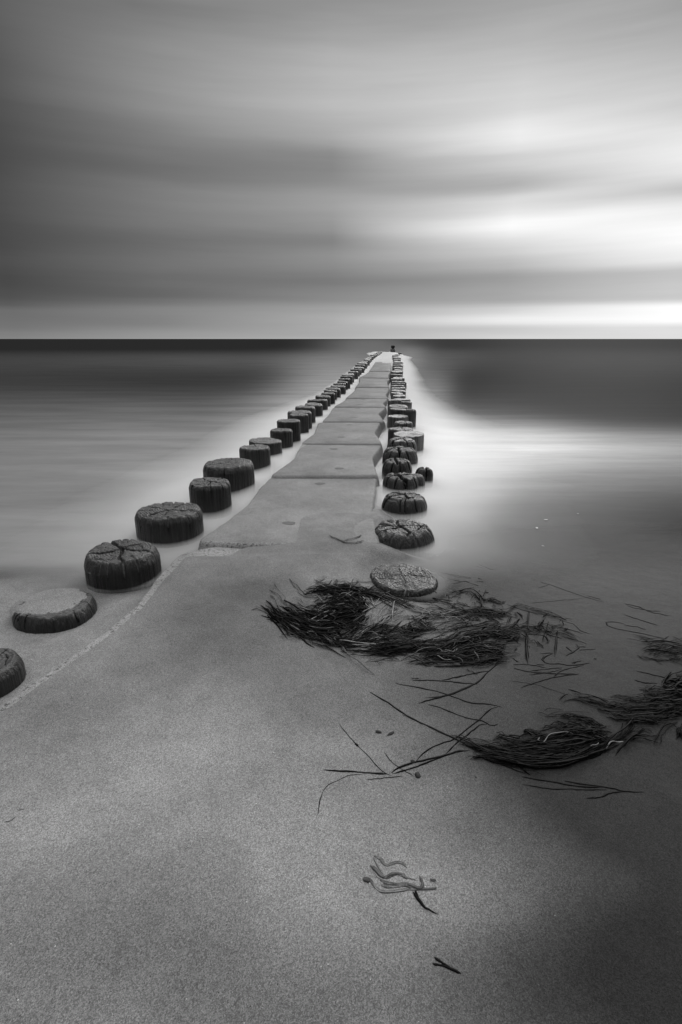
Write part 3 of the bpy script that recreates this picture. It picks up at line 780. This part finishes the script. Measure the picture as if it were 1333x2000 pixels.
def clump(guides, seed, mat, wscale=1.0, pile=.012):
    """guides: (photo polyline, blades, sideways spread px, min and max share of the guide, half width px)"""
    rs = random.Random(seed); V, Fc = [], []
    for (poly, n, sp_, l0, l1, wpx) in guides:
        base = spl(poly, 60); n = max(1, int(n * dens(poly)))
        for _ in range(n):
            ln = rs.uniform(l0, l1) * (.45 if rs.random() < .35 and n > 9 else 1); s0 = rs.uniform(0, 1 - ln); off = rs.gauss(0, 1) * sp_ * .55; off2 = off + rs.gauss(0, 1) * sp_ * (.3 if rs.random() < .65 else 1.1)
            w1 = rs.uniform(.5, 2.0); w2 = rs.uniform(0, 6); wa = rs.uniform(.3, 2.8); m_ = max(5, int(ln * 22)); pts = []
            kink = rs.uniform(0, 1); ka = rs.gauss(0, 3)
            z0 = rs.uniform(0, 1) ** 1.5 * pile; z1 = rs.uniform(0, 1) ** 1.5 * pile
            for i in range(m_):
                q = i / (m_ - 1); s = (s0 + ln * q) * 59; a = int(min(58, s)); p = base[a].lerp(base[a + 1], s - a)
                tg = (base[a + 1] - base[a]).normalized(); nn = Vector((-tg.y, tg.x))
                o_ = lerp(off, off2, q) + wa * sin(q * 6 * w1 + w2) + (ka * (q - kink) * 2 if q > kink else 0)
                p = p + nn * o_
                pts.append(on_sand(p.x, p.y, .0015 + lerp(z0, z1, q) * sin(q * pi) ** .5))
            pm = px_per_m(pts[0].y); wd = wpx * (rs.choice((.45, .7, .9, 1.2, 1.7)) if n > 2 else .9) / pm * wscale
            blade(V, Fc, pts, wd, wd * .16)
    o = link_mesh('seaweed_clump', V, Fc, mat); return o
def A(*p): return [(480 + a / 3.92, 1100 + b / 3.92) for a, b in p]       # points read off enlargements of the photo
def B(*p): return [(780 + a / 3.3325, 1100 + b / 3.3325) for a, b in p]
def C(*p): return [(880 + a / 2.943, 1140 + b / 2.943) for a, b in p]
def D_(*p): return [(600 + a / 3.3325, 1300 + b / 3.3325) for a, b in p]
def E(*p): return [(660 + a / 4.76, 1640 + b / 4.76) for a, b in p]
def child_clump(parent, name, guides, seed, mat, pile):
    o = clump(guides, seed, mat, pile=pile); o.name = name; o.parent = parent; return o

main = clump([
 (A((130,300),(210,385),(330,480),(450,535),(640,580),(800,570),(940,540)), 90, 13, .2, .6, 1.25),
 (A((215,320),(260,390),(350,430),(480,470),(640,500),(790,520)), 110, 13, .2, .55, 1.3),
 (A((250,305),(330,350),(420,395),(540,410),(680,395),(840,350),(960,330)), 120, 12, .2, .5, 1.3),
 (A((430,230),(560,212),(700,205),(860,215),(1000,240),(1140,280),(1333,330)), 150, 7, .15, .45, 1.3),
 (A((440,245),(600,240),(760,240),(900,270),(1010,320)), 60, 10, .2, .5, 1.3),
 (A((500,330),(640,310),(760,280),(900,300),(1000,340)), 70, 12, .2, .5, 1.25),
 (A((380,450),(520,460),(660,440),(800,400),(960,370)), 110, 14, .2, .5, 1.3),
 (A((480,500),(620,490),(760,470),(880,440),(960,400)), 90, 13, .2, .5, 1.3),
 (A((600,350),(720,330),(840,330),(960,350)), 60, 14, .3, .7, 1.3),
 (A((640,600),(800,585),(920,540),(1080,480),(1250,430)), 55, 9, .2, .5, 1.1),
 (A((560,620),(760,630),(960,600),(1180,570),(1400,560)), 55, 8, .2, .5, 1.1),
 (A((720,680),(900,690),(1100,680),(1300,655),(1500,640)), 60, 7, .2, .5, 1.3),
 (A((900,640),(1080,650),(1250,640),(1420,640)), 90, 9, .2, .55, 1.3),
 (A((900,750),(1080,730),(1250,720),(1400,710)), 28, 8, .2, .5, 1.1),
 (A((1000,560),(1160,530),(1330,500),(1500,480)), 70, 10, .2, .5, 1.3),
 (B((0,230),(250,250),(400,300),(560,325),(760,335),(825,370)), 70, 6, .12, .4, 1.3),
 (B((380,320),(520,325),(640,335),(740,340)), 70, 6, .25, .6, 1.4),
 (B((0,290),(200,330),(400,345),(600,350),(720,360)), 45, 9, .15, .4, 1.1),
 (B((0,380),(200,380),(400,350),(560,365),(700,370)), 45, 9, .15, .4, 1.1),
 (B((0,470),(200,440),(400,420),(560,395),(680,375)), 55, 9, .15, .4, 1.1),
 (B((0,560),(300,510),(500,455),(780,425),(950,425)), 90, 7, .15, .4, 1.3),
 (B((150,600),(300,560),(480,500),(620,475),(790,445)), 90, 8, .15, .4, 1.3),
 (B((0,590),(250,560),(420,510),(620,480),(780,490)), 80, 9, .15, .4, 1.3),
 (B((0,650),(300,605),(480,560),(620,535),(800,520)), 90, 7, .15, .4, 1.3),
 (B((380,600),(500,575),(620,580),(700,590)), 110, 8, .3, .7, 1.4),
 (B((50,665),(400,670),(560,645),(700,610),(800,600)), 28, 4, .25, .7, 1.2),
 (B((150,610),(360,620),(520,620),(660,610)), 60, 8, .2, .6, 1.3),
 (B((560,440),(700,470),(800,480)), 60, 7, .3, .7, 1.3),
 (B((700,400),(850,430),(1000,440),(1150,470)), 34, 22, .05, .16, 1.4),
 (B((620,520),(760,520),(900,500),(1040,500)), 26, 22, .06, .16, 1.3),
 (B((100,180),(300,215),(500,265),(700,300)), 40, 12, .04, .12, 1.3),
 (A((120,330),(300,480),(600,590),(900,590)), 30, 16, .05, .12, 1.2),
 (B((640,420),(800,430),(930,425),(1080,440),(1200,480)), 26, 6, .2, .4, 1.0),
 (B((800,430),(950,455),(1060,470),(1210,525)), 14, 5, .2, .4, 1.0),
 (B((300,490),(500,470),(700,490),(860,515),(1030,545)), 22, 5, .2, .45, 1.0),
 (B((330,225),(450,195),(560,235),(700,255)), 45, 5, .25, .6, 1.2),
 (B((700,340),(780,290),(850,310),(1000,345),(1140,400)), 14, 5, .25, .5, 1.0),
 (B((380,690),(520,680),(680,655),(760,620)), 18, 5, .25, .5, 1.0),
], 11, M_WEED, pile=.016)
tag(main, "largest tangled mat of dark seaweed, below the sunken post head on the right", 'seaweed')
child_clump(main, 'sand_dusted_blades', [
 (A((330,90),(460,200),(620,190),(800,210),(960,240)), 26, 14, .15, .4, .9),
 (A((500,150),(650,175),(800,185),(960,215)), 60, 12, .15, .35, .9),
 (A((170,160),(260,270),(380,380),(520,420)), 26, 16, .15, .4, .8),
 (A((230,330),(330,470),(520,560),(700,620)), 30, 10, .15, .4, .8),
 (A((250,555),(460,590),(700,640)), 10, 8, .3, .6, .8),
 (A((420,290),(560,330),(700,330),(880,310)), 60, 18, .15, .4, 1.0),
 (A((700,560),(860,520),(1050,440),(1250,380)), 40, 22, .15, .4, 1.0),
 (B((0,330),(200,350),(400,400),(560,420)), 60, 30, .15, .4, 1.0),
 (B((60,610),(260,560),(460,520),(640,560)), 50, 26, .15, .4, 1.0),
], 12, M_WEED_G, pile=.017)
child_clump(main, 'trailing_blades', [(B((140,150),(280,175),(420,200)), 30, 9, .2, .6, .8)], 15, M_WEED_G, pile=.004)
child_clump(main, 'trailing_blades', [(A((0,335),(120,330),(260,400)), 6, 8, .6, .95, .8)], 14, M_WEED_G, pile=.004)
child_clump(main, 'pale_stems_and_glints', [  # lighter stems, some painted in as highlights on the dark blades
 (A((380,440),(520,440),(650,385),(780,355)), 12, 20, .4, .8, .6),
 (A((420,300),(540,330),(640,310),(700,280)), 6, 16, .4, .8, .6),
 (A((700,265),(730,250),(790,255),(810,285),(770,290)), 2, 1, .9, 1, .8),
 (A((850,225),(900,290),(960,340),(1060,360)), 9, 9, .3, .8, .8),
 (A((880,500),(1000,420),(1120,340),(1250,330)), 16, 26, .3, .7, .8),
 (A((640,600),(860,630),(1120,625)), 4, 5, .4, .8, .7),
 (B((0,250),(120,300),(260,330),(420,340)), 20, 26, .2, .5, .7),
 (B((180,300),(200,350)), 2, 2, .8, 1, .8),(B((320,470),(335,510)), 2, 2, .8, 1, .8),(B((220,495),(232,488),(244,502)), 1, 1, .9, 1, .8),
 (B((200,560),(330,585),(400,570)), 16, 14, .3, .7, .7),
], 13, M_STEM_GLINT, pile=.020)

second = clump([
 (C((0,880),(150,940),(340,990),(520,1000),(720,980),(900,900)), 120, 9, .2, .5, 1.3),
 (C((110,960),(300,1020),(480,1045),(660,1030),(850,960),(960,900)), 120, 8, .2, .55, 1.3),
 (C((160,930),(340,960),(540,960),(740,940),(920,900)), 120, 10, .2, .5, 1.3),
 (C((240,890),(400,920),(560,910),(720,880),(880,890)), 90, 9, .2, .5, 1.3),
 (C((400,845),(480,870),(560,885)), 12, 2, .5, .9, 1.5),
 (C((560,920),(680,870),(800,870),(930,895)), 110, 12, .3, .7, 1.3),
 (C((500,755),(640,770),(780,800),(900,850)), 34, 5, .25, .6, 1.3),
 (C((570,800),(700,820),(820,850),(920,880)), 34, 6, .25, .6, 1.3),
 (C((500,840),(640,840),(760,870),(900,890)), 30, 6, .25, .6, 1.1),
 (C((80,1015),(200,1010),(330,1040),(480,1060)), 12, 4, .3, .6, 1.0),
 (C((850,990),(920,930),(1000,870),(1060,790)), 14, 5, .4, .9, 1.3),
 (C((1000,830),(1060,790),(1200,810)), 18, 5, .4, .9, 1.3),
 (C((940,1005),(980,950),(1040,890),(1120,830)), 6, 2, .5, .9, 1.3),
 (C((970,910),(1060,890),(1160,900),(1245,900)), 8, 4, .4, .8, 1.0),
 (C((1000,860),(1100,840),(1180,870),(1190,880)), 6, 5, .5, .9, 1.0),
 (C((620,750),(760,790),(880,820)), 10, 3, .4, .8, 1.2),
], 21, M_WEED, pile=.016)
tag(second, "thick black lens-shaped clump of seaweed in the lower right", 'seaweed')
for g_ in [
 (C((480,940),(540,930),(570,890),(640,865),(720,875)), 1, 2, .8, 1, .9),
 (C((790,970),(820,950),(850,925)), 1, 1, .9, 1, .6), (C((890,950),(940,930),(1000,920)), 1, 1, .9, 1, 1.2),
 (C((500,905),(520,925)), 1, 1, .9, 1, .7)]: child_clump(second, 'pale_stem', [g_], 22, M_STEM_GLINT, pile=.02)

third = clump([
 (C((680,640),(820,680),(980,720),(1150,710),(1333,690)), 60, 7, .2, .5, 1.3),
 (C((620,680),(760,670),(920,710),(1080,740)), 16, 5, .3, .6, 1.2),
 (C((840,720),(960,765),(1100,770),(1333,740)), 60, 7, .2, .5, 1.2),
 (C((920,640),(1050,670),(1200,665),(1400,640)), 34, 6, .25, .6, 1.1),
 (C((1070,630),(1200,640),(1400,640)), 40, 7, .25, .6, 1.1),
 (C((1080,607),(1200,610),(1300,620)), 5, 2, .5, .9, 1.0),
 (C((1200,585),(1280,590),(1420,600)), 90, 12, .3, .7, 1.4),
 (C((1290,545),(1340,550),(1420,570)), 30, 6, .3, .7, 1.4),
 (C((1100,690),(1240,700),(1420,700)), 70, 14, .3, .7, 1.3),
 (C((1050,770),(1180,780),(1290,750),(1420,740)), 26, 8, .3, .6, 1.1),
 (C((1080,800),(1180,800),(1250,760),(1330,720)), 16, 6, .3, .7, 1.1),
 (C((1180,940),(1210,860),(1280,800),(1380,740)), 6, 8, .3, .7, 1.0),
 (C((1300,900),(1330,850),(1400,820)), 26, 8, .3, .7, 1.2),
], 31, M_WEED, pile=.012)
tag(third, "ragged seaweed clump running off the right edge, above the black lens-shaped one", 'seaweed')
for g_ in [(C((1240,725),(1280,700),(1310,670)), 1, 2, .7, 1, .8), (C((1180,640),(1250,650),(1330,655)), 1, 8, .4, .8, .5)]: child_clump(third, 'pale_stem', [g_], 32, M_STEM_GLINT, pile=.02)

fourth = clump([
 (C((1085,375),(1200,380),(1400,395)), 40, 4, .3, .6, 1.3),
 (C((1090,380),(1180,372),(1290,378),(1420,400)), 30, 5, .3, .6, 1.2),
 (C((1100,415),(1200,400),(1340,405)), 16, 5, .3, .6, 1.1),
 (C((1030,285),(1140,320),(1250,345)), 6, 2, .5, .9, 1.2),
 (C((1010,320),(1120,345),(1250,345),(1400,370)), 16, 4, .3, .6, 1.1),
 (C((1070,415),(1200,440),(1330,465)), 7, 2, .5, .9, 1.2),
 (C((1250,430),(1400,440)), 12, 5, .4, .8, 1.1),
 (C((1280,310),(1333,335)), 3, 2, .6, .9, 1.0),
], 41, M_WEED, pile=.010)
tag(fourth, "small upper tuft of seaweed at the right edge, below the looped strand", 'seaweed')

def thing_strands(name, label, polys, mat=M_WEED, lift=.0006, n=18, flat=.2, group=None, cat='seaweed'):
    V, Fc = [], []; rs = random.Random(int(sum(a for p, w_ in polys for a, b in p)))
    for (poly, wpx) in polys:
        P = spl(poly, max(6, int(n))); pts = []
        for i, p in enumerate(P):
            j = Vector((rs.gauss(0, .35), rs.gauss(0, .35))); p = p + j; pts.append(on_sand(p.x, p.y, lift))
        wd = wpx * 1.05 / px_per_m(pts[0].y); blade(V, Fc, pts, wd, wd * flat, .3, .2)
    return tag(link_mesh(name, V, Fc, mat), label, cat, group)
G = "loose seaweed strands on the sand"
S = [
 ("long straight dark strand slanting down to the lens-shaped clump", [(D_((410,172),(540,250),(630,315),(760,380),(950,470),(1100,550)), 1.7),(D_((620,318),(760,385),(960,478),(1130,560)), 1.1)]),
 ("thin zigzag strand with a hooked end between the mat and the clump", [(D_((575,117),(730,143),(880,180),(1060,240),(1190,252),(1275,273)), 1.6)]),
 ("bent strand whose upper end meets the zigzag strand", [(D_((1240,272),(1190,285),(1120,355),(1020,430),(960,480),(840,520),(760,570),(705,628)), 1.3)]),
 ("short wavy strand with curled tip below the zigzag strand", [(D_((790,253),(860,272),(960,312),(1060,345),(1140,360),(1200,390),(1245,382)), 1.6)]),
 ("curved strand running down left from the curled tip", [(D_((1180,380),(1120,390),(1060,440),(980,500),(900,580)), 1.3)]),
 ("forked dark strand crossing the long straight one near the mat", [(D_((1240,-8),(1170,50),(1110,110),(1020,150),(940,185),(840,205),(770,213)), 1.6),(D_((1100,118),(960,180),(830,215),(728,246)), 1.8)]),
 ("two nearly level dark strands joined at the right below the mat", [(D_((680,96),(860,98),(1000,112),(1112,122)), 1.6),(D_((880,97),(1000,70),(1180,33)), 1.6),(D_((680,85),(730,84)), 1.4)]),
 ("strand rising from the fan-shaped knot towards the clump", [(D_((550,700),(600,665),(700,630),(880,590),(960,565),(1060,550)), 2.2),(D_((555,705),(680,670),(800,625),(900,590)), 1.5)]),
 ("thick grey strand pointing left from the fan-shaped knot", [(D_((105,680),(200,685),(350,695),(530,708)), 2.0)]),
 ("hair-thin strand leading up left with a black knot", [(D_((208,380),(300,490),(400,590),(480,680),(560,722)), .8),(D_((312,508),(335,522)), 2.2)]),
 ("hair-thin strand curling down left in a wide bow", [(D_((380,705),(280,715),(200,748),(130,785),(90,860),(65,990)), .7)]),
 ("faint thin pair of strands under the bent strand", [(D_((500,565),(560,635),(640,690),(700,722)), .8),(D_((390,742),(480,735),(630,720)), .8)]),
 ("pair of dark parallel strands joined to one tip, below the lens-shaped clump", [(C((415,1112),(560,1135),(740,1165),(920,1170)), 2.0),(C((415,1155),(580,1178),(760,1183),(900,1185)), 1.6),(C((660,1135),(780,1155),(920,1172),(1000,1192),(1110,1198)), 2.2),(C((780,1235),(870,1225),(920,1203),(1000,1195)), 1.8)]),
 ("long thin strand with dark tip in the smooth sand right of the posts", [(B((918,123),(1000,145),(1120,190),(1220,222),(1333,253)), 1.0),(B((1220,210),(1315,236)), 1.4),(B((905,162),(970,143)), .8)]),
 ("thin grey strand almost level under the long dark-tipped strand", [(B((845,260),(1000,248),(1200,228)), .6)]),
 ("short bristly strand, uppermost on the right of the sunken post", [(B((510,3),(560,25),(600,40),(637,45)), 1.3),(B((475,15),(560,35)), .6)]),
 ("blurred tuft of dark strands trailing from the sunken post head", [(B((250,55),(350,75),(475,97)), 1.0),(B((270,85),(380,115),(460,120)), 1.4),(B((290,60),(380,90),(470,98)), .9),(B((440,122),(520,148)), 1.0),(B((200,130),(330,135),(420,120)), .8),(B((515,97),(540,105)), 1.8),(B((500,120),(556,121)), 1.4)]),
 ("thin strand reaching right from the mat towards two pronged tips", [(B((700,270),(850,318),(1000,345),(1130,365)), 1.1),(B((1000,345),(1080,380),(1140,400),(1180,440),(1243,460)), 1.3)]),
 ("group of short dark strands right of the mat", [(B((1010,410),(1100,430),(1200,460)), 1.4),(B((965,465),(1060,490)), 1.3),(B((850,460),(945,470)), 1.3),(B((930,405),(950,430)), 1.3),(B((1060,480),(1150,500),(1225,528)), 1.1)]),
 ("small pronged twig of seaweed with crossing arms on the right", [(B((1150,530),(1170,550),(1130,580),(1080,605)), 1.3),(B((1090,545),(1125,575)), 1.3),(B((1170,565),(1280,560)), 1.1),(B((1150,545),(1215,545)), 1.3)]),
 ("S-shaped dark strand with a hooked left end", [(B((915,590),(1000,585),(930,620),(960,652),(1050,655),(1100,665),(1180,660),(1240,648)), 1.8),(B((1125,652),(1185,634)), 1.6)]),
 ("flat bundle of dark strands under the hooked strand", [(B((740,660),(860,662),(960,683)), 1.3),(B((745,683),(860,710),(1000,718),(1170,722)), 1.7),(B((855,700),(960,690),(1060,680)), 1.4),(B((850,728),(1000,705),(1060,690)), 1.1),(B((895,660),(945,662)), 1.4),(B((820,705),(970,712)), 1.6)]),
 ("lone strand sloping down left from the flat bundle", [(B((1170,720),(1000,745),(900,775),(790,810)), 1.5),(B((1000,745),(1060,700),(1200,665)), 1.3)]),
 ("short black stick of weed lying at the mat's lower right end", [(B((740,618),(775,645)), 1.8)]),
 ("hair-thin long strand leading to the ragged right-hand clump", [(B((700,765),(880,790),(1110,862)), .6)]),
 ("short thick dash of seaweed beside the ragged right-hand clump", [(B((1100,820),(1150,835),(1200,850)), 1.6)]),
 ("looped strand bent back on itself near the right edge", [(C((1010,237),(960,222),(905,220),(890,232),(930,252),(1040,275),(1250,318)), 1.4),(C((1000,240),(1070,248),(1130,268)), 1.5)]),
 ("uppermost dark strand near the right edge with split left end", [(C((1000,115),(1080,132),(1160,165),(1260,185)), 1.5),(C((1015,128),(1100,148),(1210,160)), 1.2)]),
 ("strand between the uppermost one and the looped one, right edge", [(C((998,178),(1090,208),(1195,240)), 1.6)]),
 ("two short thick strands above the ragged right-hand clump", [(C((1070,503),(1130,515),(1190,530),(1300,550)), 1.6),(C((1058,552),(1110,568),(1190,572)), 2.0)]),
]
for lab, polys in S: thing_strands('seaweed_strand', lab, polys, group=G)
thing_strands('seaweed_branch', "dark forked branch of weed half sunk left of the second right post", [([(643,1047),(668,1058),(690,1062),(712,1058)], 2.0),([(668,1059),(700,1050),(712,1040)], 1.4),([(655,1052),(680,1062)], 1.6)], M_WEED_G, lift=.006)
o = thing_strands('kelp_tangle', "sand-dusted limp kelp tangle lying alone in the foreground", [
 (E((340,155),(400,180),(430,225),(470,240),(520,218),(590,215),(650,268)), 3.0),
 (E((300,240),(340,265),(400,340),(450,352),(530,315),(600,325),(640,365)), 3.6),
 (E((240,370),(300,365),(330,420),(400,480),(480,488),(600,470),(700,460),(920,452)), 3.0),
 (E((390,380),(480,405),(580,415),(640,420),(740,450),(780,430)), 4.0),
 (E((400,420),(500,440),(600,430)), 3.2),(E((330,160),(380,260),(430,330)), 1.6),(E((500,300),(600,340),(740,380)), 1.8)], M_KELP, lift=.0002, flat=.06)
thing_child = []
for nm, polys, mt in (('dark_frond', [(E((310,245),(350,280),(400,335),(440,350)), 3.4),(E((450,350),(530,318),(600,325)), 1.8),(E((640,415),(700,430),(760,455),(790,420),(760,340)), 2.6),(E((235,368),(300,385)), 4),(E((860,380),(915,380)), 2.2),(E((590,340),(650,370)), 1.6),(E((780,465),(870,462),(920,450)), 1.6)], M_WEED_G),
                      ('black_stalk', [(E((700,490),(730,530),(760,570),(800,625),(850,655),(930,697)), 2.2),(E((720,480),(750,550)), 1.6)], M_WEED),
                      ('pale_edge', [(E((320,400),(360,460),(400,488),(480,490),(600,478),(660,462)), 1.0),(E((340,175),(370,240),(420,320)), .6),(E((330,300),(400,370),(500,400),(640,408)), .9),(E((140,310),(220,380)), .5)], M_STEM_GLINT)):
    c6 = thing_strands(nm, None, polys, mt, lift=.0015, cat=None, flat=.1); c6.parent = o
thing_strands('broken_reed', "two crossed black reed pieces in the foreground below the kelp", [(E((880,1155),(1000,1180),(1150,1248)), 3.1),(E((900,1098),(980,1150),(1060,1205)), 2.2)], M_WEED)
thing_strands('weed_scrap', "faint short weed scrap at the left edge of the foreground", [([(10,1606),(22,1603),(32,1595)], 1.2),([(36,1583),(48,1580)], .8)], M_WEED_G, group="weed scraps on the sand")

# small debris
def lump(name, px, py, wpx, hpx, label, mat, cat, group, seed, lift=0.0, flat=.5):
    p = on_sand(px, py, 0) if py > 1100 else gp(px, py, 0.004)
    k = px_per_m(p.y); a, b = wpx / k / 2, hpx / k / 2 * 2.0
    bm = bmesh.new(); bmesh.ops.create_icosphere(bm, subdivisions=3, radius=1)
    for v_ in bm.verts:
        s = 1 + .35 * noise.noise(v_.co * 1.4 + Vector((seed, 0, 0)))
        v_.co = Vector((v_.co.x * a * s, v_.co.y * b * s, max(-.2, v_.co.z) * min(a, b) * flat * s))
    me = bpy.data.meshes.new(name); bm.to_mesh(me); bm.free(); me.materials.append(mat)
    me.polygons.foreach_set('use_smooth', [True] * len(me.polygons))
    q = bpy.data.objects.new(name, me); col.objects.link(q); q.location = (p.x, p.y, p.z + lift); q.rotation_euler.z = seed
    return tag(q, label, cat, group)
for i, (a, b, w_, h_, lab) in enumerate([(740,1430,9,6,"black bark chip, left one of two close together"),(764,1433,7,9,"black bark chip, right one of two close together"),
     (816,1514,12,8,"black bark chip right of the fan-shaped knot of strands"),(807,1487,8,5,"small black chip at the bent strand's lower end"),
     (952,1157,5,4,"tiny black chip above the mat's right arm"),(1163,1286,5,4,"tiny black chip right of the S-shaped strand"),(930,1518,3,3,"tiny black speck below the lens-shaped clump")]):
    lump('bark_chip', a, b, w_, h_, lab, M_DEBRIS, 'debris', "black bark chips on the sand", 1.3 + i * .9, flat=.6)
for i, (a, b, w_, h_, lab) in enumerate([(1067,1015,12,4,"largest white shell fragment in the shallow water"),(1049,1031,11,5,"greyish shell fragment just left of the largest"),
     (1061,1066,7,3,"small white shell fragment below the two larger ones"),(1129,1003,5,2,"tiny shell fragment, rightmost and farthest out"),
     (884,1014,4,2,"tiny white fragment right of the brick-split post"),(854,1085,6,2,"white shell sliver right of the sunken post head"),(887,1071,5,2,"tiny white fragment right of the broad chamfered post")]):
    lump('shell_fragment', a, b, w_ * .8, h_ * .45, lab, M_SHELL, 'shell', "pale shell fragments in the shallows", .4 + i, flat=.3)
lump('concrete_patch', 8, 1500, 70, 16, "pitted pale concrete showing through the sand at the left picture edge", M_RIM, 'concrete', None, 2.9, lift=-.004, flat=.12)
# sand cap lying on the second left post
px0 = [q for q in col.objects if q.name.startswith('wooden_post') and 'sand-covered top' in q.get('label', '')][0]
pr = pl[1][2]; zt_ = max(v_.co.z for v_ in px0.data.vertices)
N = 40; vv = [(0, 0, .012)]; ff = []
for k, (rr, hh) in enumerate(((.3, .0115), (.55, .010), (.74, .007), (.86, .001), (.92, -.012))):
    for i in range(N):
        a = 2 * pi * i / N; q = pr * rr * (1 + (.10 * nz(cos(a) * 2, sin(a) * 2, 1, 5) + .03 * nz(cos(a) * 9, sin(a) * 9, 1, 2)) * k / 4); vv.append((q * cos(a), q * sin(a) * .93, hh))
for i in range(N): ff.append((0, 1 + i, 1 + (i + 1) % N))
for r_ in range(4):
    for i in range(N): ff.append((1 + r_ * N + i, 1 + (r_ + 1) * N + i, 1 + (r_ + 1) * N + (i + 1) % N, 1 + r_ * N + (i + 1) % N))
link_mesh('sand_cap', vv, ff, M_SLAB, px0, loc=(-.014, .016, zt_ - .013))
